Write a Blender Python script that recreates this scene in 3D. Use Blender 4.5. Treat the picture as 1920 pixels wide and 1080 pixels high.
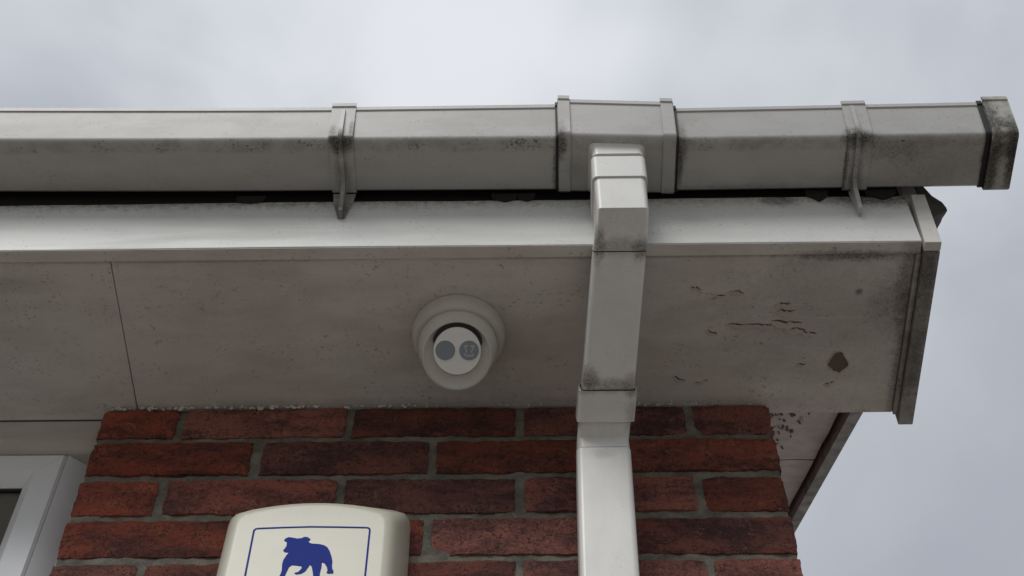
import bpy, bmesh, math, random
from mathutils import Vector, noise as mnoise
random.seed(7)
for o in list(bpy.data.objects): bpy.data.objects.remove(o)
S = bpy.context.scene
COL = S.collection
R = math.radians
ZB = 3.285            # height of the first bed joint above the ground; wall face is y = 0

# ------------------------------------------------------------------ camera
cam_d = bpy.data.cameras.new('camera'); cam = bpy.data.objects.new('camera', cam_d); COL.objects.link(cam)
cam_d.sensor_width = 36; cam_d.lens = 36 * 3015.6 / 1920; cam_d.clip_end = 500; cam_d.clip_start = .05
def look(p, yaw, roll):
    from mathutils import Matrix
    cp, sp, cy, sy = math.cos(p), math.sin(p), math.cos(yaw), math.sin(yaw)
    f = Vector((sy*cp, cy*cp, sp)); r = Vector((cy, -sy, 0)); u = r.cross(f)
    r2 = r*math.cos(roll) + u*math.sin(roll); u2 = u*math.cos(roll) - r*math.sin(roll)
    return Matrix((r2, u2, -f)).transposed()
cam.matrix_world = look(R(56.058), R(-1.0931), R(.3361)).to_4x4()
cam.location = (.4642, -1.3348, ZB - 1.635)
S.camera = cam

# ------------------------------------------------------------------ node helper
class NT:
    def __init__(s, tree): s.t = tree; s.n = tree.nodes; s.l = tree.links
    def new(s, k, **kw):
        n = s.n.new(k)
        for a, b in kw.items(): setattr(n, a, b)
        return n
    def put(s, sock, v):
        if v is None: return
        if isinstance(v, bpy.types.NodeSocket): s.l.new(v, sock)
        else:
            if sock.type == 'RGBA' and len(v) == 3: v = (*v, 1)
            sock.default_value = v
    def math(s, op, a, b=None, c=None, clamp=False):
        n = s.new('ShaderNodeMath', operation=op, use_clamp=clamp)
        for i, v in enumerate((a, b, c)): s.put(n.inputs[i], v)
        return n.outputs[0]
    def vm(s, op, a, b=None):
        n = s.new('ShaderNodeVectorMath', operation=op); s.put(n.inputs[0], a); s.put(n.inputs[1], b)
        return n.outputs['Value'] if op in ('LENGTH', 'DOT_PRODUCT') else n.outputs[0]
    def pos(s): return s.new('ShaderNodeNewGeometry').outputs['Position']
    def noise(s, v, scale, detail=4, rough=.55, dist=0):
        n = s.new('ShaderNodeTexNoise'); s.put(n.inputs['Vector'], v)
        n.inputs['Scale'].default_value = scale; n.inputs['Detail'].default_value = detail
        n.inputs['Roughness'].default_value = rough; n.inputs['Distortion'].default_value = dist
        return n.outputs['Fac']
    def ramp(s, v, a, b, c=0., d=1.):
        n = s.new('ShaderNodeMapRange'); s.put(n.inputs[0], v)
        for i, x in enumerate((a, b, c, d)): n.inputs[i+1].default_value = x
        n.interpolation_type = 'SMOOTHSTEP'
        return n.outputs[0]
    def mix(s, f, a, b):
        n = s.new('ShaderNodeMix', data_type='RGBA'); s.put(n.inputs[0], f); s.put(n.inputs[6], a); s.put(n.inputs[7], b)
        return n.outputs[2]
    def bump(s, h, strength, dist, normal=None):
        n = s.new('ShaderNodeBump'); n.inputs['Strength'].default_value = strength; n.inputs['Distance'].default_value = dist
        s.put(n.inputs['Height'], h)
        if normal: s.put(n.inputs['Normal'], normal)
        return n.outputs[0]

# ------------------------------------------------------------------ world: a thick, even cloud layer with some clear sky behind it
SUN_EL, SUN_AZ = R(46), R(202)       # from behind and a little left of the viewer
W = bpy.data.worlds.new('World'); S.world = W; W.use_nodes = True
w = NT(W.node_tree); w.n.clear()
sky = w.new('ShaderNodeTexSky', sky_type='NISHITA', sun_disc=False)
sky.sun_elevation = SUN_EL; sky.sun_rotation = SUN_AZ
bg_s = w.new('ShaderNodeBackground'); w.put(bg_s.inputs[0], sky.outputs[0]); bg_s.inputs[1].default_value = .1
dirv = w.new('ShaderNodeTexCoord').outputs['Generated']
mp = w.new('ShaderNodeMapping'); w.put(mp.inputs[0], dirv); mp.inputs['Scale'].default_value = (1, 1, 1.5); mp.inputs['Location'].default_value = (1.2093, 7.6269, 6.8740)
c1 = w.noise(mp.outputs[0], 2.4, 3, .4, .3)
c2 = w.noise(mp.outputs[0], 6.0, 4, .45, .5)
cf = w.ramp(w.math('ADD', w.math('MULTIPLY', c1, .7), w.math('MULTIPLY', c2, .3)), .36, .64)
cloud = w.mix(cf, (.475, .505, .56), (.82, .845, .885))
sz = w.new('ShaderNodeSeparateXYZ'); w.put(sz.inputs[0], dirv)
cie = w.math('MULTIPLY_ADD', w.math('MAXIMUM', sz.outputs[2], 0.), .64, .44)      # standard overcast sky: zenith brighter than horizon
cg = w.new('ShaderNodeVectorMath', operation='SCALE'); w.put(cg.inputs[0], cloud); w.put(cg.inputs[3], cie); cloud = cg.outputs[0]
bg_c = w.new('ShaderNodeBackground'); w.put(bg_c.inputs[0], cloud); bg_c.inputs[1].default_value = 1.0
mx = w.new('ShaderNodeMixShader'); mx.inputs[0].default_value = .93
w.l.new(bg_s.outputs[0], mx.inputs[1]); w.l.new(bg_c.outputs[0], mx.inputs[2])
w.l.new(mx.outputs[0], w.new('ShaderNodeOutputWorld').inputs[0])
# ------------------------------------------------------------------ sun through the cloud
sd = bpy.data.lights.new('sun', 'SUN'); sd.energy = 1.75; sd.angle = R(27); sd.color = (1, .98, .95)
sun = bpy.data.objects.new('sun', sd); COL.objects.link(sun)
sv = Vector((math.sin(SUN_AZ)*math.cos(SUN_EL), math.cos(SUN_AZ)*math.cos(SUN_EL), math.sin(SUN_EL)))
sun.rotation_euler = sv.to_track_quat('Z', 'Y').to_euler(); sun.location = (0, -4, 8)
S.view_settings.view_transform = 'Standard'; S.view_settings.look = 'None'
S.view_settings.exposure = 0; S.view_settings.gamma = 1; S.view_settings.use_curve_mapping = False
S.render.engine = 'CYCLES'
S.render.resolution_x = 1024; S.render.resolution_y = 576

# ------------------------------------------------------------------ materials
def material(name):
    m = bpy.data.materials.new(name); m.use_nodes = True
    t = NT(m.node_tree); b = m.node_tree.nodes['Principled BSDF']
    return m, t, b
def blob(t, p, c, sc, nz, edge=.25):
    """a stain with a ragged edge around a place on the thing: 1 at the middle, 0 outside"""
    d = t.vm('LENGTH', t.vm('DIVIDE', t.vm('SUBTRACT', p, (c[0], c[1], c[2]+ZB)), sc))
    d = t.math('ADD', d, t.math('MULTIPLY', t.math('SUBTRACT', nz, .5), 1.3))
    return t.ramp(d, 1.1, edge, 0, 1)
def painted(name, base, rough=.45, grime=(.20, .165, .13), g_amt=.35, specks=.5, stains=(), speck_zone=None, bump=.15, grain=.10, streak=(1, 1, 1), spec_scale=260, s_dark=(.035, .03, .025)):
    m, t, b = material(name); p = t.pos()
    big = t.noise(p, 5, 5, .6); mid = t.noise(t.vm('MULTIPLY', p, streak), 28, 6, .65, .3); fine = t.noise(p, 900, 2, .6)
    col = t.mix(t.math('MULTIPLY', t.ramp(t.math('ADD', t.math('MULTIPLY', big, .5), t.math('MULTIPLY', mid, .5)), .38, .66), g_amt), base, grime)
    ed = t.noise(p, 90, 8, .78, .3)
    gr = t.ramp(t.noise(p, 330, 4, .8), .38, .62, .62, 1.1)
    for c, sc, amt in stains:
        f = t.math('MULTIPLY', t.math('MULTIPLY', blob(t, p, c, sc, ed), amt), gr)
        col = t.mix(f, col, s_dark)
    sp = t.noise(p, spec_scale, 4, .7); cl = t.noise(p, 22, 3, .6)
    if specks:
        f = t.math('MULTIPLY', t.ramp(sp, .58, .66), t.ramp(cl, .44, .60))
        col = t.mix(t.math('MULTIPLY', f, specks), col, s_dark)
    if speck_zone:      # mould growing in a band along the length of the thing: (y, z, half height, half depth, amount)
        y0, z0, hy, hz, amt = speck_zone
        sx = t.new('ShaderNodeSeparateXYZ'); t.put(sx.inputs[0], p)
        dy = t.math('DIVIDE', t.math('ABSOLUTE', t.math('SUBTRACT', sx.outputs[1], y0)), hy)
        dz = t.math('DIVIDE', t.math('ABSOLUTE', t.math('SUBTRACT', sx.outputs[2], z0+ZB)), hz)
        band = t.ramp(t.math('MAXIMUM', dy, dz), 1, .3, 0, 1)
        clump = t.math('MULTIPLY', t.ramp(t.noise(p, 19, 5, .75), .47, .60), t.ramp(t.noise(p, 210, 4, .8), .53, .60))
        soft = t.math('MULTIPLY', t.ramp(t.noise(p, 40, 4, .7), .35, .75), .35)
        col = t.mix(t.math('MULTIPLY', t.math('MULTIPLY', band, t.math('MAXIMUM', clump, soft)), amt), col, s_dark)
    col = t.mix(t.math('MULTIPLY', t.ramp(fine, .3, .7), grain), col, tuple(x*.45 for x in base))
    t.put(b.inputs['Base Color'], col)
    t.put(b.inputs['Roughness'], t.ramp(mid, .3, .7, rough-.07*min(1, bump*3), rough+.15*min(1, bump*3)))
    h = t.math('ADD', t.math('MULTIPLY', mid, .7), t.math('MULTIPLY', fine, .12))
    t.put(b.inputs['Normal'], t.bump(h, bump, .002))
    return m
M = {}
WHITE = (.66, .65, .61)
GUT_ST = [((.222, -.335, .19), (.020, .022, .022), 1.), ((.212, -.345, .20), (.006, .02, .03), .9), ((.236, -.345, .20), (.005, .02, .04), .9), ((.222, -.29, .18), (.018, .03, .02), .5), ((.223, -.262, .14), (.03, .02, .04), .8), ((.888, -.335, .187), (.024, .018, .018), .95), ((.876, -.30, .185), (.004, .06, .03), .8), ((.89, -.28, .18), (.012, .05, .02), .5),
          ((.507, -.33, .19), (.010, .03, .05), .85), ((.500, -.29, .18), (.006, .06, .02), .85), ((.662, -.325, .185), (.010, .04, .05), .7), ((.525, -.3, .18), (.02, .03, .02), .3), ((1.056, -.31, .2), (.008, .06, .07), .95),
          ((.66, -.30, .18), (.007, .05, .02), .8), ((1.0, -.30, .18), (.10, .05, .02), .32), ((.93, -.32, .18), (.06, .03, .02), .4), ((.2, -.265, .18), (.30, .008, .01), .5), ((.42, -.268, .18), (.05, .015, .01), .4), ((.0, -.27, .18), (.12, .014, .01), .35), ((.75, -.265, .18), (.12, .01, .01), .4)]
M['gutter'] = painted('aged_gutter_plastic', (.475, .475, .46), .42, grime=(.25, .215, .185), g_amt=.36, bump=.05, specks=.35, stains=GUT_ST, speck_zone=(-.330, .190, .013, .014, .95), streak=(.35, 1, 1))
M['cap'] = painted('mossy_cap_plastic', (.46, .45, .41), .6, grime=(.10, .09, .065), g_amt=.8, specks=1., bump=.5, s_dark=(.02, .02, .014), spec_scale=85,
                   stains=[((1.075, -.345, .20), (.03, .02, .02), .9), ((1.065, -.30, .18), (.012, .08, .03), .8), ((1.086, -.33, .18), (.012, .06, .06), .9), ((1.06, -.35, .22), (.018, .03, .05), .9), ((1.075, -.32, .18), (.03, .02, .02), .7), ((1.09, -.30, .18), (.01, .06, .03), .9), ((1.062, -.29, .18), (.01, .05, .02), .7)])
PIPE_ST = [((.574, -.288, .008), (.045, .016, .016), .45), ((.547, -.290, .010), (.013, .03, .03), .65), ((.602, -.285, .006), (.016, .020, .02), .7), ((.560, -.142, -.077), (.045, .012, .014), .55), ((.533, -.148, -.073), (.020, .022, .02), .75), ((.588, -.142, -.077), (.014, .022, .02), .5),
           ((.588, -.11, -.09), (.012, .04, .03), .35), ((.55, -.088, -.142), (.02, .01, .012), .22)]
M['pipe'] = painted('downpipe_plastic', (.72, .72, .695), .36, g_amt=.16, specks=.2, streak=(1, 1, .2), stains=PIPE_ST, s_dark=(.07, .055, .04), bump=.06, grain=.07)
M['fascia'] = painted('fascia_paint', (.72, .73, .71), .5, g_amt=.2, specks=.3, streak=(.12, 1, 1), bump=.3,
                      stains=[((.4, -.256, .20), (1.3, .03, .05), .7), ((.92, -.256, .17), (.10, .02, .03), .85), ((.97, -.256, .2), (.03, .03, .06), .7), ((.79, -.256, .165), (.03, .02, .018), .7), ((-.2, -.256, .20), (.8, .03, .045), .6)])  # long top bands: grime plus the gutter's shade put into the colour
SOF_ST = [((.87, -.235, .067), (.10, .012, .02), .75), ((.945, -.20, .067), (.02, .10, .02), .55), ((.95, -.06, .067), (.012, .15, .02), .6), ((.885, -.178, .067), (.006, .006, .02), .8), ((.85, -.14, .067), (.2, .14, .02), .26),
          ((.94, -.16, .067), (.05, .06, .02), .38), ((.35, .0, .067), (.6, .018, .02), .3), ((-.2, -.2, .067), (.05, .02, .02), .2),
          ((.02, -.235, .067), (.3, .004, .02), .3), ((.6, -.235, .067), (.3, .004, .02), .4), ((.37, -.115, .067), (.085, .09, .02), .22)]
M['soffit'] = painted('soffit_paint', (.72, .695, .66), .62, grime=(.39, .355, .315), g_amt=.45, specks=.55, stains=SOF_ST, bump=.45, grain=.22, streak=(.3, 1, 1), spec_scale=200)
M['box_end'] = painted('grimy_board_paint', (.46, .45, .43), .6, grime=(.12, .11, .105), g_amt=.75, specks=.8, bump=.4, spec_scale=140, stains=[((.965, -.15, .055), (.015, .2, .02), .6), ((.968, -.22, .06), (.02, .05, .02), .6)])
M['verge'] = painted('verge_soffit_paint', (.80, .74, .71), .65, grime=(.45, .38, .35), g_amt=.5, specks=.4, bump=.7)
M['corner'] = painted('corner_strip_paint', (.66, .65, .61), .55, g_amt=.35, specks=.3, bump=.3)
M['upvc'] = painted('window_plastic', (.78, .80, .82), .5, g_amt=.06, specks=.08, bump=.05, grain=.05)
M['trim'] = painted('timber_trim_paint', (.56, .54, .49), .55, g_amt=.3, specks=.3, bump=.3, streak=(.1, 1, 1))
M['alarm'] = painted('alarm_box_plastic', (.56, .55, .45), .38, g_amt=.02, specks=.10, bump=.02, grain=.07)
M['camera'] = painted('camera_shell_plastic', (.62, .615, .56), .5, g_amt=.10, specks=.12, bump=.1, grain=.10)
M['face'] = painted('camera_face_plastic', (.86, .87, .84), .4, g_amt=.03, specks=0, bump=.05, grain=.06)
def plain(name, col, rough=.5, metal=0, coat=0, grain=.25, spec=.5):
    m, t, b = material(name); n = t.noise(t.pos(), 400, 3)
    t.put(b.inputs['Base Color'], t.mix(t.math('MULTIPLY', n, grain), col, tuple(c*.5 for c in col)))
    b.inputs['Roughness'].default_value = rough; b.inputs['Metallic'].default_value = metal; b.inputs['Coat Weight'].default_value = coat; b.inputs['Specular IOR Level'].default_value = spec
    return m
M['black'] = plain('black_gasket', (.012, .012, .013), .6)
M['lens'] = plain('lens_window', (.24, .28, .34), .15, coat=.6, grain=.3)
M['led'] = plain('led_reflector', (.48, .50, .52), .3)
M['blue'] = plain('blue_print', (.014, .034, .26), .7, grain=.1, spec=.15)
M['bare'] = plain('bare_board', (.17, .135, .105), .8, grain=.7)
M['crack_shade'] = plain('painted_crack_shadow', (.12, .10, .085), .9, grain=.6)
M['flake'] = painted('flaking_paint', (.50, .46, .42), .65, g_amt=.3, bump=.3)
M['white_flake'] = painted('dried_filler', (.62, .60, .55), .7, g_amt=.3, bump=.4)
M['moss'] = painted('mossy_mortar', (.075, .07, .06), .9, grime=(.02, .02, .015), g_amt=.8, specks=.8, bump=1.0, spec_scale=120)
M['tile'] = painted('concrete_tile', (.17, .13, .11), .85, grime=(.07, .065, .05), g_amt=.6, specks=.5, bump=.8)
M['felt'] = plain('roofing_felt', (.018, .017, .016), .95, grain=.6)
M['reveal'] = plain('cavity_dark', (.05, .045, .04), .9)
m, t, b = material('window_glass'); M['glass'] = m
t.put(b.inputs['Base Color'], t.mix(t.noise(t.pos(), 9), (.11, .11, .095), (.15, .145, .12))); b.inputs['Roughness'].default_value = .05; b.inputs['Coat Weight'].default_value = .3  # the pane's inner reflection is put into its base colour
def brick_material():
    m, t, b = material('red_brick'); p = t.pos()
    rnd = t.new('ShaderNodeObjectInfo').outputs['Random']
    off = t.new('ShaderNodeCombineXYZ'); t.put(off.inputs[0], t.math('MULTIPLY', rnd, 37.)); t.put(off.inputs[2], t.math('MULTIPLY', rnd, 11.))
    q = t.vm('ADD', p, off.outputs[0])
    a = t.noise(t.vm('MULTIPLY', q, (.6, 1, 1.3)), 15, 6, .7, .1); c = t.noise(q, 130, 7, .8, .1); f = t.noise(q, 420, 4, .8); g = t.noise(q, 36, 6, .75, .1)
    vo = t.new('ShaderNodeTexVoronoi'); t.put(vo.inputs['Vector'], q); vo.inputs['Scale'].default_value = 230
    pit = t.math('MULTIPLY', t.ramp(vo.outputs['Distance'], .42, .15), t.ramp(g, .42, .58))
    col = t.mix(t.ramp(a, .40, .62), (.50, .122, .072), (.235, .070, .056))
    col = t.mix(t.math('MULTIPLY', t.ramp(g, .52, .66), .8), col, (.58, .21, .11))
    col = t.mix(t.math('MULTIPLY', t.ramp(t.math('ADD', t.math('MULTIPLY', c, .7), t.math('MULTIPLY', a, .3)), .47, .60), .8), col, (.08, .034, .032))
    col = t.mix(t.math('MULTIPLY', pit, .5), col, (.04, .02, .02))
    col = t.mix(t.math('MULTIPLY', t.ramp(f, .58, .68), .5), col, (.52, .30, .21))
    col = t.mix(t.math('MULTIPLY', t.ramp(f, .42, .34), .7), col, (.04, .02, .02))
    hs = t.new('ShaderNodeHueSaturation'); t.put(hs.inputs['Color'], col)
    t.put(hs.inputs['Value'], t.ramp(rnd, 0, 1, .66, 1.2)); t.put(hs.inputs['Saturation'], t.ramp(t.math('FRACT', t.math('MULTIPLY', rnd, 7.3)), 0, 1, .82, 1.05))
    t.put(b.inputs['Base Color'], hs.outputs[0]); b.inputs['Roughness'].default_value = .9
    h = t.math('SUBTRACT', t.math('ADD', t.math('MULTIPLY', c, -.8), t.math('MULTIPLY', f, .5)), t.math('MULTIPLY', pit, .5))
    t.put(b.inputs['Normal'], t.bump(h, 1., .010))
    return m
M['brick'] = brick_material()
m, t, b = material('lime_mortar'); M['mortar'] = m; p = t.pos()
n1, n2, n3 = t.noise(p, 30, 5, .65), t.noise(p, 260, 5, .75), t.noise(p, 8, 3)
col = t.mix(t.ramp(n1, .35, .68), (.265, .245, .20), (.125, .117, .098)); col = t.mix(t.math('MULTIPLY', t.ramp(n2, .56, .68), .8), col, (.05, .047, .04)); col = t.mix(t.math('MULTIPLY', t.ramp(n3, .5, .7), .3), col, (.20, .20, .12))
t.put(b.inputs['Base Color'], col); b.inputs['Roughness'].default_value = .95
t.put(b.inputs['Normal'], t.bump(t.math('ADD', n1, t.math('MULTIPLY', n2, .5)), 1., .005))
m, t, b = material('gable_brickwork'); M['gable'] = m
tc = t.new('ShaderNodeSeparateXYZ'); t.put(tc.inputs[0], t.pos()); cb = t.new('ShaderNodeCombineXYZ'); t.put(cb.inputs[0], tc.outputs[1]); t.put(cb.inputs[1], t.math('SUBTRACT', tc.outputs[2], ZB % .075))
bt = t.new('ShaderNodeTexBrick'); t.put(bt.inputs['Vector'], cb.outputs[0]); bt.inputs['Scale'].default_value = 1
for k, v in (('Brick Width', .225), ('Row Height', .075), ('Mortar Size', .005)): bt.inputs[k].default_value = v
bt.inputs['Color1'].default_value = (.22, .06, .04, 1); bt.inputs['Color2'].default_value = (.14, .05, .04, 1); bt.inputs['Mortar'].default_value = (.24, .23, .2, 1)
t.put(b.inputs['Base Color'], t.mix(t.math('MULTIPLY', t.noise(t.pos(), 80), .5), bt.outputs[0], (.08, .04, .035))); b.inputs['Roughness'].default_value = .9
t.put(b.inputs['Normal'], t.bump(t.math('MULTIPLY', bt.outputs['Fac'], -1), 1, .005))
m, t, b = material('concrete_paving'); M['ground'] = m; p = t.pos()
t.put(b.inputs['Base Color'], t.mix(t.noise(p, 3, 8, .6), (.275, .25, .22), (.185, .168, .145))); b.inputs['Roughness'].default_value = .9
t.put(b.inputs['Normal'], t.bump(t.noise(p, 60, 6), .5, .01))

# ------------------------------------------------------------------ mesh helpers (local z = height above the first bed joint)
def tag(o, label=None, cat=None, group=None, kind=None):
    for k, v in (('label', label), ('category', cat), ('group', group), ('kind', kind)):
        if v: o[k] = v
    return o
def empty(name, loc):
    o = bpy.data.objects.new(name, None); o.empty_display_size = .05; COL.objects.link(o); o.location = loc; return o
def wloc(o):
    v = Vector(o.location)
    while o.parent: o = o.parent; v += Vector(o.location)
    return v
def link(name, bm, mat, parent=None, smooth=40, z=ZB, loc=None):
    """bm holds place coordinates (z above first bed joint); the mesh is moved so that the object sits at loc or at its parent"""
    base = wloc(parent) if parent else Vector((0, 0, 0))
    l = Vector(loc) - base if loc else Vector((0, 0, 0))
    off = Vector((0, 0, z)) - base - l
    for v in bm.verts: v.co += off
    bmesh.ops.recalc_face_normals(bm, faces=bm.faces)
    me = bpy.data.meshes.new(name); bm.to_mesh(me); bm.free()
    me.materials.append(mat if not isinstance(mat, str) else M[mat])
    if smooth:
        me.polygons.foreach_set('use_smooth', [True]*len(me.polygons)); me.set_sharp_from_angle(angle=R(smooth))
    o = bpy.data.objects.new(name, me); COL.objects.link(o); o.parent = parent; o.location = l
    if smooth:
        wn = o.modifiers.new('weighted_normal', 'WEIGHTED_NORMAL'); wn.keep_sharp = True
    return o
def box(x0, x1, y0, y1, z0, z1, bev=.0012, seg=2, bm=None):
    b2 = bmesh.new(); vs = bmesh.ops.create_cube(b2, size=1)['verts']
    for v in vs: v.co = Vector(((x0+x1)/2 + v.co.x*(x1-x0), (y0+y1)/2 + v.co.y*(y1-y0), (z0+z1)/2 + v.co.z*(z1-z0)))
    if bev: bmesh.ops.bevel(b2, geom=b2.edges[:], offset=bev, segments=seg, profile=.5, affect='EDGES')
    return merge(bm, b2)
def merge(bm, b2):
    if bm is None: return b2
    me = bpy.data.meshes.new('tmp'); b2.to_mesh(me); b2.free(); bm.from_mesh(me); bpy.data.meshes.remove(me); return bm
def loft(rings, closed=True, cap=True, bm=None):
    """rings: lists of points of the same length; skin between them"""
    bm = bm or bmesh.new(); V = [[bm.verts.new(p) for p in r] for r in rings]; n = len(rings[0])
    for a, b in zip(V, V[1:]):
        for i in range(n if closed else n-1):
            j = (i+1) % n; bm.faces.new((a[i], a[j], b[j], b[i]))
    if cap and closed: bm.faces.new(V[0][::-1]); bm.faces.new(V[-1])
    return bm
def prism(poly, axis, a, b, bev=0, bm=None):
    """polygon in the other two axes, extruded along axis from a to b"""
    def mk(u, v, w): return {'x': (w, u, v), 'y': (u, w, v), 'z': (u, v, w)}[axis]
    b2 = loft([[mk(u, v, a) for u, v in poly], [mk(u, v, b) for u, v in poly]])
    if bev: bmesh.ops.bevel(b2, geom=b2.edges[:], offset=bev, segments=2, profile=.5, affect='EDGES')
    return merge(bm, b2)
def arc(cx, cy, r, a0, a1, n): return [(cx + r*math.cos(R(a0+(a1-a0)*i/n)), cy + r*math.sin(R(a0+(a1-a0)*i/n))) for i in range(n+1)]
def lathe(profile, c, axis, n=64, bm=None, close=False):
    """profile: (radius, height along axis); axis is a direction"""
    ax = Vector(axis).normalized(); u = ax.cross(Vector((1, 0, 0))).normalized(); v = ax.cross(u)
    c = Vector(c); b2 = bm or bmesh.new(); rings = []
    for r, h in profile:
        if r < 1e-6: rings.append([b2.verts.new(c + ax*h)])
        else: rings.append([b2.verts.new(c + ax*h + (u*math.cos(2*math.pi*i/n) + v*math.sin(2*math.pi*i/n))*r) for i in range(n)])
    for a, b in zip(rings, rings[1:]):
        for i in range(n):
            j = (i+1) % n
            if len(a) == 1 and len(b) == 1: continue
            if len(a) == 1: b2.faces.new((a[0], b[i], b[j]))
            elif len(b) == 1: b2.faces.new((a[i], a[j], b[0]))
            else: b2.faces.new((a[i], a[j], b[j], b[i]))
    return b2

# ------------------------------------------------------------------ setting
bm = bmesh.new(); bmesh.ops.create_grid(bm, x_segments=1, y_segments=1, size=150)
tag(link('ground', bm, 'ground', z=0, smooth=0), kind='structure')

# ------------------------------------------------------------------ the house
ZS, YF = .067, -.256                    # soffit underside, fascia front
XL, XR = -.1075, .7825                  # the brick pier between window and gable corner
XH = -2.6                               # where the house is cut off, far out of the picture
SL = .637                               # roof pitch
def verge(y): return .326 + SL*(y - .2308)     # lower edge of the sloping bargeboard
house = empty('brick_house', (.34, 0, 0))
tag(house, 'red brick house corner with grey painted eaves, flat soffit and boxed gable end', 'house')

# wall: mortar body with every brick of the pier
def wall_body():
    bm = bmesh.new(); nx, nz = 260, 200
    g = bmesh.ops.create_grid(bm, x_segments=nx, y_segments=nz, size=.5)
    zt, zb = ZS - .0015, -.62
    for v in bm.verts:
        x = XL + .003 + (v.co.x + .5)*(XR - XL - .006); z = zb + (v.co.y + .5)*(zt - zb)
        n = mnoise.noise(Vector((x*38, 1.3, z*38)))*.0022 + mnoise.noise(Vector((x*110, 4.1, z*110)))*.0014 + abs(mnoise.noise(Vector((x*260, 9.1, z*260))))*.0014
        v.co = Vector((x, .0034 + n, z))
    box(XL+.003, XR-.003, .0085, .10, -ZB, zt, 0, bm=bm)
    return bm
wall = link('wall', wall_body(), 'mortar', house, smooth=60)
def brick_mesh(L, seed, fine=True, z_hi=.065, D=.1025, chip=None):
    """one brick, centred on its own origin in x and z; front near y = 0; ragged arrises"""
    nx, nz = (max(6, int(L/.0065)), 11) if fine else (6, 3)
    bm = bmesh.new(); rows = []; o = Vector((seed*3.7, seed*1.9, seed*.7))
    for j in range(nz+1):
        row = []
        for i in range(nx+1):
            u, v = i/nx, j/nz; x = (u-.5)*L; z = (v-.5)*z_hi
            ex, ez = min(u, 1-u)*L, min(v, 1-v)*z_hi
            e1 = mnoise.noise(Vector((x*45, z*45, 0)) + o)*.5 + mnoise.noise(Vector((x*150, z*150, 3)) + o)*.5
            if fine:
                if ez < .004: z -= math.copysign(max(0, .0010 + e1*.0040), z)
                if ex < .004: x -= math.copysign(max(0, .0010 + e1*.0040), x)
            d = min(ex, ez); y = -.0005 + (.0017*(1-d/.0062)**2 if d < .0062 else 0)
            if ex < .012 and ez < .012: y += .002*(1-ex/.012)*(1-ez/.012)*(1+e1)
            y += mnoise.noise(Vector((x*60, 0, z*60)) + o)*.0014 + mnoise.noise(Vector((x*190, 5, z*190)) + o)*.0010
            if chip:
                dd = math.hypot((x-chip[0])/chip[2], (z-chip[1])/chip[3])
                if dd < 1: y += .010*(1-dd)
            row.append(bm.verts.new((x, y, z)))
        rows.append(row)
    for j in range(nz):
        for i in range(nx): bm.faces.new((rows[j][i], rows[j][i+1], rows[j+1][i+1], rows[j+1][i]))
    ring = rows[0] + [r[-1] for r in rows[1:]] + rows[-1][-2::-1] + [r[0] for r in rows[-2:0:-1]]
    back = [bm.verts.new((v.co.x*.985, D, v.co.z*.97)) for v in ring]; n = len(ring)
    for i in range(n): bm.faces.new((ring[i], ring[(i+1) % n], back[(i+1) % n], back[i]))
    bm.faces.new(back)
    bmesh.ops.recalc_face_normals(bm, faces=bm.faces)
    me = bpy.data.meshes.new('brick'); bm.to_mesh(me); bm.free(); me.materials.append(M['brick'])
    me.polygons.foreach_set('use_smooth', [True]*len(me.polygons)); me.set_sharp_from_angle(angle=R(55))
    return me
coarse = {}
seed = 0
base_w = wloc(wall)
for c in range(44):
    z0 = .005 - .075*c; zh = .060 if c == 0 else .065; zc = z0 + zh/2
    edges = [XL, 0, .225, .45, .675, XR] if c % 2 == 0 else [XL, .1125, .3375, .5625, XR]
    for i, (a, b_) in enumerate(zip(edges, edges[1:])):
        a2 = a + (.005 if i else 0) + random.uniform(-.0015, .0015)*(i > 0); b2 = b_ - (.005 if b_ != XR else 0)
        if c % 2 == 1 and i == 0: b2 -= .004
        L = b2 - a2; seed += 1
        if c < 7:
            me = brick_mesh(L, seed, True, zh, chip=((-.10, -.028, .025, .016) if (c, i) == (3, 2) else None))
        else:
            key = round(L, 2)
            if key not in coarse: coarse[key] = brick_mesh(L, seed, False)
            me = coarse[key]
        o = bpy.data.objects.new('brick', me); COL.objects.link(o); o.parent = wall
        o.location = Vector(((a2+b2)/2, random.uniform(-.0012, .0012), zc + ZB + random.uniform(-.0008, .0008))) - base_w
        o.rotation_euler = (0, R(random.uniform(-.25, .25)), 0)
# dried filler and paint hanging along the top of the wall
bm = bmesh.new()
for k in range(150):
    x = random.choice((random.uniform(XL+.01, .33), random.uniform(XL+.01, .33), random.uniform(.33, .52), random.uniform(.60, XR-.02)))
    s = random.uniform(.0008, .0026)*(1 if x < .33 else .6)
    c = Vector((x, -.0025 - random.uniform(0, .002), ZS - random.uniform(.001, .006)))
    b2 = bmesh.new(); bmesh.ops.create_icosphere(b2, subdivisions=1, radius=1)
    sx, sz = s*random.uniform(.8, 2.2), s*random.uniform(.5, 1.8); rot = random.uniform(-.9, .9)
    for v in b2.verts:
        n = 1 + .5*mnoise.noise(v.co*2 + Vector((k, 0, 0)))
        px, py, pz = v.co.x*sx*n, v.co.y*s*.6*n, v.co.z*sz*n
        v.co = c + Vector((px*math.cos(rot) - pz*math.sin(rot), py, px*math.sin(rot) + pz*math.cos(rot)))
    merge(bm, b2)
fl = link('dried_filler', bm, 'white_flake', wall); tag(fl, kind='stuff')
# the gable wall round the corner
gp = [(.1035, -ZB), (2.6, -ZB), (2.6, verge(2.6)+.03), (.1035, verge(.1035)+.03)]
link('gable_wall', prism(gp, 'x', XR-.10, XR-.004), 'gable', house, smooth=0)
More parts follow.
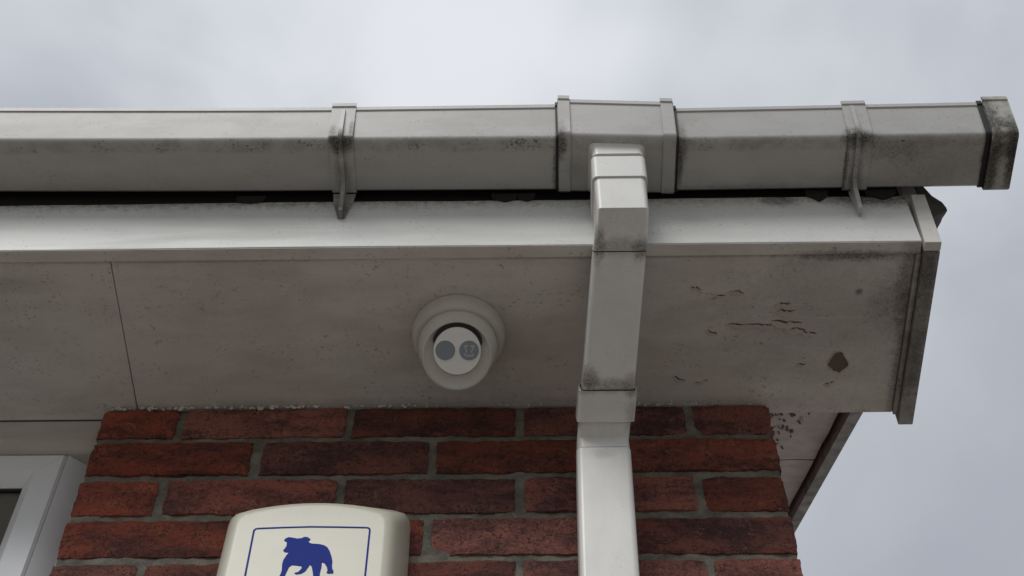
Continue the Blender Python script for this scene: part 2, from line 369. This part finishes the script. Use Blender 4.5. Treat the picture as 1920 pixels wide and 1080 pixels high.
# wall beyond the window and the inside of the window opening
link('side_wall', box(XH, -1.35, .0, .10, -ZB, ZS-.002, 0), 'gable', house, smooth=0)
link('sill_wall', box(-1.349, XL-.001, .02, .12, -ZB, -1.2, 0), 'gable', house, smooth=0)

# soffit panels
def panel(x0, x1, y0, y1, z0, z1, sag=.0):
    bm = box(x0, x1, y0, y1, z0, z1, .0008, 1); return bm
sof1 = link('soffit_panel', panel(XH, -.0650, -.2365, .0185, ZS, ZS+.012), 'soffit', house)
sof2 = link('soffit_panel', panel(-.0640, .9500, -.2365, .0185, ZS+.0006, ZS+.0126), 'soffit', house)
link('soffit_light_block', box(XH, .949, -.235, .0180, ZS+.0135, ZS+.03, 0), 'reveal', house, smooth=0)  # board added above the panels to block sky light at the joint
# bare diamond where the paint has come away, and curled paint slivers
dia = [(-.006, -.0165), (.003, -.017), (.009, -.006), (.014, .004), (.003, .0165), (-.004, .014), (-.014, .003)]
def ragged(P, k, amp, grow=1.):
    out = []
    for i in range(len(P)):
        a, b = Vector(P[i]), Vector(P[(i+1) % len(P)])
        for m_ in range(k):
            p = a.lerp(b, m_/k)*grow; n_ = mnoise.noise(Vector((p.x*900, p.y*900, grow*3)))*amp; out.append((p.x*(1 + n_*60), p.y*(1 + n_*60)))
    return out
inn_, out_ = ragged(dia, 5, .0018), ragged(dia, 5, .003, 1.13)
DC = (.8700, -.0665)
link('bare_or_shade_patch', loft([[(DC[0]+u, DC[1]+v, ZS+.0008) for u, v in inn_], [(DC[0]+u, DC[1]+v, ZS-.0001) for u, v in inn_]]), 'bare', sof2, smooth=0)
link('paint_rim', loft([[(DC[0]+u, DC[1]+v, ZS+.0008) for u, v in out_], [(DC[0]+u, DC[1]+v, ZS-.0001) for u, v in out_], [(DC[0]+u*1.01, DC[1]+v*1.01, ZS-.0010) for u, v in inn_], [(DC[0]+u, DC[1]+v, ZS+.0004) for u, v in inn_]], cap=False), 'flake', sof2, smooth=0)
def sliver(x, y, L, wd, ang, lift):
    bm = bmesh.new(); n = 8; rows = []
    ca, sa = math.cos(ang), math.sin(ang)
    for i in range(n+1):
        u = i/n - .5; wl = wd*(1 - (2*abs(u))**1.7)*(1 + .5*math.sin(i*2.3 + x*90)) + .0004; bend = .0010*math.sin(i*1.1 + y*70)
        row = []
        for k, (f, h) in enumerate(((0, 0), (.5, .35), (1, 1))):
            a, b = u*L, bend + wl*(f - .5)
            row.append((x + a*ca - b*sa, y + a*sa + b*ca, ZS + .0003 - lift*.6*h*(1 - (2*u)**2)))
        rows.append(row + [(p[0], p[1], p[2] + .0005) for p in row[::-1]])
    return loft(rows)
for a in ((.795, -.128, .045, .009, .10, .005), (.742, -.126, .05, .006, .02, .0035), (.772, -.1245, .03, .007, -.05, .004), (.806, -.118, .034, .008, .22, .0045), (.826, -.112, .022, .006, .2, .004),
          (.792, -.146, .026, .008, .03, .0045), (.788, -.158, .022, .006, -.1, .004), (.728, -.178, .022, .005, .15, .003), (.70, -.115, .018, .004, .5, .002), (.705, -.172, .02, .004, -.3, .002),
          (.675, -.185, .016, .004, .4, .002), (.86, -.03, .014, .005, -.3, .002), (.66, -.04, .02, .004, .5, .002), (.69, -.035, .02, .003, -.3, .002), (.82, -.062, .012, .004, 0, .002)):
    link('paint_flake', sliver(*a), 'flake', sof2, smooth=0)
    x_, y_, L_, w_, an_, li_ = a
    link('bare_or_shade_patch', sliver(x_ + .002, y_ - w_*.45, L_*.9, w_*.42, an_, .0003), 'crack_shade', sof2, smooth=0)  # dark sliver beside each flake: its shadow laid on as colour
# fascia with its underside lip, and the corner strip at the gable
def fascia():
    n = 60; prof = [(YF, ZS-.002), (YF-.0006, ZS+.0005), (YF, .1735), (-.2385, .1735), (-.2385, ZS-.0015)]
    rings = []
    for i in range(n+1):
        x = XH + (.9545 - XH)*i/n if i else XH
        w_ = mnoise.noise(Vector((x*3, 0, 0)))*.0012
        rings.append([(x, y, z + (w_ if z < .1 else 1.6*w_ + mnoise.noise(Vector((x*21, 7, 0)))*.0016)) for y, z in prof])
    return loft(rings)
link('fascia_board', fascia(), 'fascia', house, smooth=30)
link('eaves_felt', box(XH, .9530, -.2475, -.2390, .120, .2590, 0), 'felt', house, smooth=0)
for fx, fw, fd in ((.434, .018, .006), (.462, .012, .005), (.842, .016, .014), (.925, .022, .010), (.10, .02, .003)):
    fp = [(fx - fw, .188), (fx + fw, .188), (fx + fw*.8, .1735), (fx + fw*.25, .1735 - fd*.7), (fx, .1735 - fd), (fx - fw*.5, .1735 - fd*.35), (fx - fw*.9, .1735)]
    link('felt_scrap', prism(fp, 'y', YF-.0022, YF-.0008), 'felt', house, smooth=0)
link('fascia_lip', box(XH, .9545, YF+.0005, -.2386, ZS-.0040, ZS-.0034, 0), 'soffit', house, smooth=0)
link('corner_strip', prism([(.9565, .056), (.9775, .056), (.9805, .172), (.9625, .172)], 'y', YF-.0035, YF+.010, .001), 'corner', house, smooth=30)
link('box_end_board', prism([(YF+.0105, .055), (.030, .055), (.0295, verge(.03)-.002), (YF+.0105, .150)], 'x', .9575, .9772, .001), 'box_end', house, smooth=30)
link('corner_bead', box(.9505, .9570, YF+.0185, .019, .0625, ZS+.01, .0015), 'box_end', house)
# sloping bargeboard and verge soffit behind the box end
y0, y1 = .0325, 2.4
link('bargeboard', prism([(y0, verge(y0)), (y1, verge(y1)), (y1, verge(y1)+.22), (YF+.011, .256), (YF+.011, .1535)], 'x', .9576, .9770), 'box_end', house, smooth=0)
def slope_panel(ya, yb, bow):
    d = .022
    bm = bmesh.new(); nx, ny = 16, 24; rows = []
    for j in range(ny+1):
        y = ya + (yb-ya)*j/ny
        rows.append([(XR + .0 + (.9505-XR)*i/nx, y, verge(y) + d + bow*mnoise.noise(Vector((i*.35, j*.3, ya*9))) ) for i in range(nx+1)])
    V = [[bm.verts.new(p) for p in r] for r in rows]
    for j in range(ny):
        for i in range(nx): bm.faces.new((V[j][i], V[j][i+1], V[j+1][i+1], V[j+1][i]))
    g = bmesh.ops.extrude_face_region(bm, geom=bm.faces[:])
    for v in g['geom']:
        if isinstance(v, bmesh.types.BMVert): v.co.z += .010
    return bm
vp = link('verge_soffit_panel', slope_panel(.03, .4555, .003), 'verge', house, smooth=50)
link('verge_soffit_panel', slope_panel(.4615, 1.5, .002), 'verge', house, smooth=50)
link('verge_backing', prism([(.02, verge(.02)+.036), (2.4, verge(2.4)+.036), (2.4, verge(2.4)+.05), (.02, verge(.02)+.05)], 'x', XR-.05, .9565), 'reveal', house, smooth=0)
bm = bmesh.new()
for k in range(46):
    y = random.triangular(.16, .44, .27); x = .80 + random.random()*random.random()*.12
    L, wd = random.uniform(.006, .016), random.uniform(.003, .008)
    zz = verge(y) + .0215; r0 = []
    a = random.uniform(-.8, .8)
    pts = [(math.cos(2*math.pi*i/6)*wd*random.uniform(.7, 1.2), math.sin(2*math.pi*i/6)*L*random.uniform(.7, 1.2)) for i in range(6)]
    top, bot = [], []
    for u, v_ in pts:
        uu = u*math.cos(a) - v_*math.sin(a); vv = u*math.sin(a) + v_*math.cos(a)
        lift = .0045*max(0, v_/L)
        bot.append((x+uu, y+vv, verge(y+vv) + .020 - lift)); top.append((x+uu, y+vv, verge(y+vv) + .0208 - lift))
    loft([top, bot], bm=bm)
tag(link('paint_flakes', bm, 'verge', vp, smooth=0), kind='stuff')
link('bare_or_shade_patch', loft([[(.842+u*.006, .285+v*.022, verge(.285+v*.022)+.0205) for u, v in ((-1, -.6), (0, -1), (1, -.4), (.8, .7), (0, 1), (-.9, .5))], [(.842+u*.006, .285+v*.022, verge(.285+v*.022)+.0215) for u, v in ((-1, -.6), (0, -1), (1, -.4), (.8, .7), (0, 1), (-.9, .5))]]), 'bare', vp, smooth=0)
bm = bmesh.new()
for k in range(75):
    y = random.triangular(.15, .42, .24); x = .795 + random.random()**1.5*.11; L, wd = random.uniform(.003, .010), random.uniform(.0008, .0026); a = random.uniform(.1, .7)
    pts = [(math.cos(2*math.pi*i/8)*wd*random.uniform(.6, 1.3), math.sin(2*math.pi*i/8)*L*random.uniform(.6, 1.2)) for i in range(8)]
    pts = [(x + u*math.cos(a) + v*math.sin(a), y - u*math.sin(a) + v*math.cos(a)) for u, v in pts]
    loft([[(u, v, verge(v)+.0205) for u, v in pts], [(u, v, verge(v)+.0185) for u, v in pts]], bm=bm)
tag(link('bare_spots', bm, 'bare', vp, smooth=0), kind='stuff')
# mortar under the verge tiles, dark with moss
def moss():
    n = 60; rings = []; prof = [(.9780, .130), (.9860, .132), (1.0, .142), (1.0075, .148), (1.0085, .156), (1.005, .168), (.996, .186), (.988, .22), (.984, .254), (.9780, .254)]
    for i in range(n+1):
        y = YF + .012 + 2.2*(i/n)**1.6; dz = SL*(y - YF)
        ring = []
        for k, (x, z) in enumerate(prof):
            p = Vector((x*70, y*45, z*70)); a = (mnoise.noise(p) + .6*mnoise.noise(p*2.7))*.0028 if 0 < k < 9 else 0
            ring.append((x + a, y, z + dz + a))
        rings.append(ring)
    return loft(rings)
link('verge_mortar', moss(), 'moss', house, smooth=50)
# roof covering: a tiled slope, its edge dips into the gutter
def roof():
    bm = bmesh.new(); rows = 9
    for r in range(rows):
        ya = -.285 + .27*r; yb = ya + .30
        za, zb_ = .262 + SL*(ya - YF), .262 + SL*(yb - YF)
        prism([(ya, za + (.012 if r else 0)), (yb, zb_ + .0), (yb, zb_ + .022), (ya, za + .040)], 'x', XH, 1.004, bm=bm)
    return bm
link('roof', roof(), 'tile', house, smooth=0)
link('roof_underlay', prism([(YF+.02, .2595), (2.3, .2595+SL*(2.3-YF-.02)), (2.3, .265+SL*(2.3-YF-.02)), (YF+.02, .2635)], 'x', XH, .957), 'reveal', house, smooth=0)

# ------------------------------------------------------------------ window at the left
YW = .0215
win = link('window', box(-1.34, -.1225, YW+.012, YW+.07, -1.17, .0030, .003), 'upvc', house)     # replaced by the frame below
bpy.data.objects.remove(win)
win = empty('window', (0, 0, 0)); win.parent = house; win.location = Vector((-.72, .05, ZB-1.2)) - Vector(house.location)
x_in, x_out = -.1465, -.1215
def bar(x0, x1, z0, z1, ya, yb, bev=.003): return box(x0, x1, ya, yb, z0, z1, bev, 3)
bm = prism([(x_in, YW+.004), (x_out-.001, YW+.024), (-.1135, YW+.024), (-.1135, YW+.07), (x_in, YW+.07)], 'z', -1.17, .0025, .001)
box(-1.34, -1.315, YW+.010, YW+.07, -1.17, .0025, .003, 3, bm); box(-1.3149, x_in-.0001, YW+.010, YW+.07, -.018, .0025, .003, 3, bm)
link('frame', bm, 'upvc', win)
def sash():
    """four mitred bars with a sloping bead towards the glass"""
    X0, X1, Z0, Z1 = -1.3145, x_in-.0005, -1.15, -.0005
    bm = bmesh.new(); prof = [(0, YW+.05), (0, YW+.004), (.003, YW), (.034, YW), (.037, YW+.003), (.049, YW+.016), (.049, YW+.05)]
    C = [(X0, Z0, 1, 1), (X1, Z0, -1, 1), (X1, Z1, -1, -1), (X0, Z1, 1, -1)]
    for i in range(4):
        a, b = C[i], C[(i+1) % 4]; g = .00025
        du = Vector((b[0]-a[0], b[1]-a[1])).normalized()*g
        loft([[(a[0]+a[2]*d+du.x, y, a[1]+a[3]*d+du.y) for d, y in prof], [(b[0]+b[2]*d-du.x, y, b[1]+b[3]*d-du.y) for d, y in prof]], bm=bm)
    return bm
link('sash', sash(), 'upvc', win, smooth=30)
link('pane', box(-1.27, -.190, YW+.022, YW+.026, -1.1, -.045, 0), 'glass', win, smooth=0)
link('gasket', box(-1.255, -.1960, YW+.0165, YW+.0215, -.0535, -.0500, .0005), 'black', win, smooth=0)
link('inner_reveal', box(-1.33, -.15, .09, .11, -1.15, .0, 0), 'reveal', win, smooth=0)
# moulded timber over the window
tp = [(YW+.07, .0662), (YW-.001, .0662), (YW-.0015, .030), (YW+.0005, .0265), (YW+.006, .022), (YW+.0085, .0165), (YW+.0075, .0105), (YW+.004, .0065), (YW+.003, .0032), (YW+.07, .0032)]
link('window_head_trim', prism(tp, 'x', -1.34, XL-.004), 'trim', house, smooth=45)

# ------------------------------------------------------------------ rain gutter
gut = empty('rain_gutter', (.35, -.30, ZB+.185))
tag(gut, 'weathered white plastic square gutter running along the fascia under the sky', 'gutter')
YB = -.2605
def gut_prof(g=0., inner=True, th=.0024):
    """square-line profile grown outwards by g; closed shell, open trough on top"""
    b, f = YB + min(g, .003), -.3400 - g; zb = .1885 - g; tb, tf = .2555 + g*.3, .2565 + g*.6
    out = [(b, tb)] + [(b, zb+.004), (b-.004, zb)]
    out += [(f + .009, zb), (f + .0055, zb + .0012), (f + .0025, zb + .0035), (f + .0006, zb + .0075), (f - .0085, tf - .0095), (f - .0105, tf - .0080), (f - .0110, tf - .001), (f - .0100, tf)]
    inn = [(y + (th if y < -.30 else -th), max(z, zb + th) if k not in (0, len(out)-1) else z) for k, (y, z) in enumerate(out)]
    return out + inn[::-1]
def channel(x0, x1, zf, n=30, g=0., tilt=None):
    rings = []
    for i in range(n+1):
        x = x0 + (x1-x0)*i/n; dz, lift = zf(x)
        rings.append([(x, y, z + dz + lift*(-(y - YB))/.09*((z-.18)/.07 if z > .19 else .15)) for y, z in gut_prof(g)])
    return loft(rings)
def z_left(x):
    a = max(0, (.15 - x)/.385); return (.0035 + .0065*a**1.3 - .0035*max(0, (x-.15)/.36), .004*max(0, (x-.2)/.3) + .002*a)
def z_right(x): return (-.0055 + .0035*(x-.67)/.39, -.0045 + .004*(x-.67)/.39)
link('gutter_channel', channel(XH, .511, z_left, 70), 'gutter', gut)
link('gutter_channel', channel(.648, 1.070, z_right, 24), 'gutter', gut)
def z_out(x): return (.0005 - .058*(x-.58), .003 - .02*(x-.58))
def z_out2(x): return (.0015 - .058*(x-.58), .0035 - .02*(x-.58))
ro = link('running_outlet', channel(.5035, .6555, z_out, 10, .0038), 'gutter', gut)
for a, b in ((.5045, .5195), (.6385, .6545)): link('clip_strap', channel(a, b, z_out2, 3, .0072), 'gutter', ro)
link('rubber_seal', channel(.5005, .5034, z_left, 2, .0022), 'black', ro)
link('rubber_seal', channel(.6556, .6584, z_right, 2, .0030), 'black', ro)
def bracket(x0, x1, zf, name='gutter_bracket', rx=0, pw=1.):
    br = link(name, channel(x0, x1, zf, 4, .0032), 'gutter', gut)
    xm = (x0+x1)/2 + rx; dz, lf = zf(xm); hw = .0026
    # stiffening rib: up the front face, round the corner, along the underside and down the fascia as a fin
    outer = [(-.3535, .245), (-.3530, .242), (-.3495, .205), (-.3470, .1905), (-.3420, .1825), (-.3360, .1795), (-.2820, .1785), (-.2745, .171), (-.2690, .135), (-.2690, .128), (-.2610, .126)]
    inner = [(-.3515, .246), (-.3490, .242), (-.3440, .205), (-.3410, .194), (-.3370, .188), (-.3340, .186), (-.2800, .186), (-.2600, .186), (-.2600, .150), (-.2600, .135), (-.2580, .128)]
    rings = []
    bm = loft([[(xm-hw, y, z+dz), (xm+hw, y, z+dz), (xm+hw, v, w+dz), (xm-hw, v, w+dz)] for (y, z), (v, w) in zip(outer, inner)])
    link('rib', bm, 'gutter', br, smooth=50)
    bm = prism([(xm + (a - xm)*pw, z + dz) for a, z in ((x0+.001, .183), (x1-.001, .183), (x1-.003, .165), (xm+.005, .126), (xm-.004, .126), (x0+.003, .165))], 'y', -.2605, -.2568, .0006)
    link('back_plate', bm, 'gutter', br, smooth=30)
    return br
bracket(.2070, .2385, lambda x: (z_left(x)[0]+.001, z_left(x)[1]+.002))
bracket(.8755, .9065, lambda x: (z_right(x)[0]+.001, z_right(x)[1]+.002), rx=-.003, pw=.45)
# stop end: a band that wraps the gutter, closed at the end
cap = link('end_cap', channel(1.0590, 1.0900, z_right, 4, .0060), 'cap', gut)
pr = gut_prof(.0060); half = pr[:len(pr)//2]; dz, lf = z_right(1.09)
end = [(y, z + dz + lf*(-(y - YB))/.09*((z-.18)/.07 if z > .19 else .15)) for y, z in half]
link('end_plate', prism(end, 'x', 1.0893, 1.0925, .0008), 'cap', cap, smooth=30)
link('rubber_seal', channel(1.0525, 1.0589, z_right, 2, .0016), 'black', cap)

# ------------------------------------------------------------------ downpipe
dp = empty('downpipe', (.549, -.0555, 0))
tag(dp, 'white square downpipe stepping back from gutter outlet to the brick wall', 'downpipe')
def rsq(h, r=.007, n=4):
    r = min(r, h*.9); P = []
    for cx, cy, a in ((h-r, h-r, 0), (-h+r, h-r, 90), (-h+r, -h+r, 180), (h-r, -h+r, 270)): P += arc(cx, cy, r, a, a+90, n)
    return P
def tube(path, h, th=.0025, r=.007, bend=.004):
    """path: centre points; square section 2h wide, swept with mitred corners; hollow at its ends"""
    P = [Vector(p) for p in path]; rings_o, rings_i = [], []
    for i, p in enumerate(P):
        d0 = (P[i]-P[i-1]).normalized() if i else (P[1]-P[0]).normalized(); d1 = (P[i+1]-P[i]).normalized() if i < len(P)-1 else d0
        t_ = (d0+d1).normalized(); sc = 1/max(.5, t_.dot(d0))
        n_ = Vector((1, 0, 0)).cross(t_).normalized()
        sx = Vector((1, 0, 0))
        rings_o.append([tuple(p + sx*u + n_*v*sc) for u, v in rsq(h, r)]); rings_i.append([tuple(p + sx*u + n_*v*sc) for u, v in rsq(h-th, r*.8)])
    bm = loft(rings_o + rings_i[::-1] + [rings_o[0]], cap=False)
    bm.verts.ensure_lookup_table(); k = len(rings_o[0]); mv = {bm.verts[i*k+j] for i in range(1, len(P)-1) for j in range(k)}
    es = [e for e in bm.edges if e.verts[0] in mv and e.verts[1] in mv and abs(e.verts[0].index - e.verts[1].index) in (1, k-1)]
    if es and bend: bmesh.ops.bevel(bm, geom=es, offset=bend, segments=3, profile=.5, affect='EDGES')
    bmesh.ops.remove_doubles(bm, verts=bm.verts[:], dist=1e-6)
    return bm
J1 = Vector((.5785, -.2955, .0514)); J2 = Vector((.5525, -.0555, -.0916))
dirn = (J2-J1).normalized(); LT = (J2-J1).length
def al(s): return tuple(J1 + dirn*s)
def corner(P, da, db, r=.012, n=4):
    a = P - da*r; b = P + db*r; return [tuple(a*(1-s)**2 + P*2*s*(1-s) + b*s*s) for s in (i/n for i in range(n+1))]
DN = Vector((0, 0, -1))
c1, c2 = [tuple(J1)], [tuple(J2)]
link('outlet_spigot', tube([(.5795, -.2955, .1865), (.5790, -.2955, .10)], .0300), 'pipe', dp)
b1 = link('offset_bend', tube([(.5788, -.2955, .112)] + c1 + [al(.034)], .0322, r=.007), 'pipe', dp)
link('socket', tube([(.5790, -.2955, .156), (.5788, -.2955, 0.106)], .0346, r=.007), 'pipe', b1)
link('flange', loft([[(u+.5796, v-.2955, z_) for u, v in rsq(h_, .008)] for z_, h_ in ((.1880, .0372), (.1848, .0368), (.1825, .0350), (.1790, .0338), (.1740, .0332), (.1660, .0330))]), 'pipe', ro, smooth=60)
link('offset_pipe', tube([al(.02), al(.235)], .0318), 'pipe', dp)
b2_ = link('offset_bend', tube([al(.215)] + c2 + [(.5528, -.0555, -.130)], .0318, r=.008), 'pipe', dp)
link('socket', tube([al(.205), al(.243)], .0352, r=.007), 'pipe', b2_)
link('straight_pipe', tube([(.5525, -.0555, -.1292), (.549, -.0555, -.40), (.540, -.0555, -ZB+.08)], .0329), 'pipe', dp)
link('coupling_seam', tube([(.5526, -.0555, -.1275), (.5525, -.0555, -.1290)], .0322), 'black', dp)

M['grime'] = plain('joint_grime', (.05, .04, .03), .9, grain=.8)
link('joint_grime', tube([al(.0342), al(.0354)], .0320), 'grime', b1)  # dark ring: joint dirt, with the step's shadow line in its colour
link('joint_grime', tube([al(.2036), al(.2048)], .0330), 'grime', b2_)

# ------------------------------------------------------------------ security camera
cc = Vector((.372, -.1205, ZS))
sc_ = empty('security_camera', (cc.x, cc.y, ZS+ZB)); tag(sc_, 'white turret security camera with two round windows under the soffit', 'security camera')
DNV = (0, 0, -1)
link('base', lathe([(0, -.0002), (.0600, .0002), (.0605, .002), (.0603, .010), (.0592, .016), (.0570, .0205), (.0548, .0222), (.0525, .0225), (.0500, .0222), (.0490, .0205), (0, .0195)], cc, DNV, 80), 'camera', sc_, smooth=50)
link('ring_gap', lathe([(0, .0185), (.0528, .0190), (.0526, .0200), (0, .0200)], cc, DNV, 64), 'black', sc_)
view = Vector((.040, -.60, -.80)).normalized()
# ball shell: sphere cut by a plane that faces the viewer, with a rim and a dished inside
rr = .0435; rc = Vector((.3722, -.1305, .0035))
ux = view.cross(Vector((0, 0, 1))).normalized()
if ux.x < 0: ux = -ux
uy = ux.cross(view).normalized()
if uy.z < 0: uy = -uy
def ring_pts(c, rad, n=80): return [tuple(c + (ux*math.cos(2*math.pi*i/n) + uy*math.sin(2*math.pi*i/n))*rad) for i in range(n)]
def ball():
    rings = []; n = 80; ax = Vector((1, 0, 0)); ay = Vector((0, -1, 0)); ca_ = cc + Vector((0, 0, -.0195))
    for k in range(9):
        t_ = k/8; ring = []; bl = .0042*math.sin(math.pi*t_*.95)
        for i in range(n):
            a = 2*math.pi*i/n; c_, s_ = math.cos(a), math.sin(a)
            p = (ca_ + (ax*c_ + ay*s_)*(.0490 + bl)).lerp(rc + (ux*c_ + uy*s_)*(rr + bl), t_)
            ring.append(tuple(p))
        rings.append(ring)
    rings += [ring_pts(rc + view*.0010, rr-.0005), ring_pts(rc + view*.0012, rr-.0013), ring_pts(rc + view*.0004, rr-.0020), ring_pts(rc - view*.0018, rr-.0022)]
    bm = loft(rings, cap=False)
    # dished inside of the shell, running down to the camera face that sits above its middle
    loft([ring_pts(rc - view*.0019, rr-.0022), ring_pts(rc - view*.0045 + uy*.002, .0380), ring_pts(rc - view*.0065 + uy*.0056, .0306), ring_pts(rc - view*.020 + uy*.0056, .0303)], cap=False, bm=bm)
    return bm
shell = link('ball_shell', ball(), 'camera', sc_, smooth=40)
def crescent(r0, c0, r1, c1_, a0, a1, d, n=30):
    A, B = [], []
    for i in range(n+1):
        a = R(a0 + (a1-a0)*i/n); u = ux*math.cos(a) + uy*math.sin(a); f = math.sin(math.pi*i/n)**.5
        p1 = c1_ + u*r1; p0 = c0 + u*r0; A.append(tuple(p1 + view*d)); B.append(tuple(p1.lerp(p0, f) + view*d))
    rings = [[a, b, tuple(Vector(b) - view*.0008), tuple(Vector(a) - view*.0008)] for a, b in zip(A, B)]
    return loft(rings)
fb = rc - view*.0150 + uy*.0056; fax = view
link('shutter_gap', crescent(.0418, rc, .0275, rc + uy*.0056, 14, 166, -.0010), 'black', shell, smooth=0)
fc = link('face_plate', lathe([(.0292, .0), (.0298, .002), (.0303, .0155), (.0297, .0166), (0, .0166)], fb, fax, 64), 'face', sc_, smooth=40)
for k, s in enumerate((-1, 1)):
    c = fb + fax*.0167 + ux*(.0150*s) + uy*(.0005 + .0006*s)
    link('bezel', lathe([(.0132, -.0002), (.0134, .0006), (.0126, .0008), (.0124, .0)], c, fax, 40), 'face', fc)
    ln = link('lens_window', lathe([(.0125, -.0002), (.0125, .0003), (0, .0004)], c, fax, 40), 'lens', fc, smooth=0)
    if s == 1:
        for (a, b, wx, wy, ro_) in ((-.0042, .0056, .0026, .0014, 0), (.0042, .0056, .0026, .0014, 0), (-.0040, .0010, .0009, .0040, .35), (.0040, .0010, .0009, .0040, -.35), (0, -.0066, .0050, .0011, 0), (-.0050, -.0052, .0008, .0020, 0), (.0050, -.0052, .0008, .0020, 0)):
            q = c + ux*a + uy*b; ca, sa = math.cos(ro_), math.sin(ro_)
            pts = [q + ux*(x*wx*ca - y*wy*sa) + uy*(x*wx*sa + y*wy*ca) for x, y in ((-.8, -1), (.8, -1), (1, -.6), (1, .6), (.7, 1), (-.7, 1), (-1, .6), (-1, -.6))]
            link('led', loft([[tuple(p + fax*.0002) for p in pts], [tuple(p + fax*.0006) for p in pts]]), 'led', ln, smooth=0)

# ------------------------------------------------------------------ alarm box
XA = .2085
ab = empty('alarm_box', (XA, 0, ZB-.53)); tag(ab, 'cream alarm box with blue dog emblem on the brick wall', 'alarm box')
def outline(hw, top, drop, rad, bot, n=10):
    """arched top, rounded shoulders, straight sides, tapering bottom (x from the box centre, z)"""
    P = []
    for i in range(n+1):
        a = 1 - 2*i/n; xx = (hw-rad*.9)*a; P.append((xx, top - drop*(a*a)))
    e = P[-1]; P2 = [(-hw + rad*.30, e[1] - rad*.25), (-hw + rad*.08, e[1] - rad*.62), (-hw, e[1] - rad*1.15), (-hw*1.02, bot*.6 + e[1]*.4), (-hw*.93, bot + .03), (-hw*.72, bot)]
    return P + P2 + [(-x, z) for x, z in P2[::-1]]
spec = [(0.0, .1085, -.138, .0), (-.018, .1080, -.150, .0), (-.042, .1035, -.176, .0), (-.0545, .0985, -.1895, .0), (-.0605, .0945, -.1945, .0), (-.0640, .0900, -.1990, 0), (-.0652, .0840, -.2050, 0)]
rings = [[(XA+x, y, z) for x, z in outline(hw, top, .011, .022, -.50 - .3*y)] for y, hw, top, _ in spec]
link('cover', loft(rings), 'alarm', ab, smooth=50)
YE = -.0652
def ribbon(P, wd, y0_, y1_):
    n = len(P); O, I = [], []
    for i in range(n):
        a, b, c = Vector(P[i-1]), Vector(P[i]), Vector(P[(i+1) % n]); tt = ((b-a).normalized() + (c-b).normalized()).normalized(); nn = Vector((-tt.y, tt.x))*wd/2
        O.append(b+nn); I.append(b-nn)
    bm = bmesh.new()
    V = [[bm.verts.new((p.x, y, p.y)) for p in Q] for Q, y in ((O, y0_), (O, y1_), (I, y1_), (I, y0_))]
    for k in range(4):
        A, B = V[k], V[(k+1) % 4]
        for i in range(n): bm.faces.new((A[i], A[(i+1) % n], B[(i+1) % n], B[i]))
    return bm
fr = [(.2715, -.2437), (.207, -.2412), (.1485, -.2437)]
fr = arc(.2725, -.2478, .0045, 0, 90, 5) + [(.24, -.2420), (.207, -.2411), (.175, -.2420)] + arc(.1470, -.2478, .0045, 90, 180, 5) + arc(.1475, -.4055, .0045, 180, 270, 5) + arc(.2735, -.4055, .0045, 270, 360, 5)
link('border_print', ribbon(fr, .0021, YE-.0005, YE+.001), 'blue', ab, smooth=0)
DOG = [(179.5, -264.1), (180.8, -260.8), (183.9, -258.5), (188.7, -259.3), (194.3, -261.0), (199.0, -260.4), (202.7, -258.1), (206.1, -258.6), (209.9, -262.1), (209.2, -264.5), (207.5, -265.0), (209.2, -268.0), (212.0, -269.5), (220.8, -270.4), (226.4, -272.4), (230.7, -276.0), (234.1, -282.7), (236.9, -291.3), (238.6, -298.9), (238.7, -305.5), (239.7, -311.1), (241.4, -314.9), (241.2, -318.2), (234.9, -318.5), (233.7, -316.7), (234.5, -313.9), (233.3, -308.3), (230.0, -301.7), (226.8, -300.3), (227.1, -308.2), (226.3, -317.5), (227.0, -326.7), (228.7, -332.3), (222.0, -332.6), (219.8, -326.7), (218.4, -317.4), (216.0, -307.1), (213.7, -303.9), (212.2, -308.0), (209.6, -314.5), (205.4, -318.2), (199.7, -319.4), (197.4, -317.2), (201.8, -315.4), (204.6, -310.7), (204.8, -306.4), (198.0, -305.0), (193.3, -304.4), (190.4, -307.8), (188.3, -317.1), (186.7, -326.3), (186.8, -331.8), (179.6, -332.1), (179.6, -326.2), (182.0, -319.8), (182.9, -313.3), (182.1, -303.9), (182.5, -296.4), (185.4, -287.9), (187.4, -284.1), (182.2, -283.1), (180.5, -280.2), (182.1, -277.3), (183.4, -273.5), (183.3, -267.7), (182.1, -265.7)]
from mathutils.geometry import tessellate_polygon
bm = bmesh.new(); pts = [(x/1000, z/1000) for x, z in DOG]
front = [bm.verts.new((x, YE-.0005, z)) for x, z in pts]; back = [bm.verts.new((x, YE+.001, z)) for x, z in pts]
for tri in tessellate_polygon([[Vector((x, z, 0)) for x, z in pts]]): bm.faces.new([front[k] for k in tri]); bm.faces.new([back[k] for k in tri])
for k in range(len(pts)): bm.faces.new((front[k-1], front[k], back[k], back[k-1]))
link('dog_emblem', bm, 'blue', ab, smooth=0)
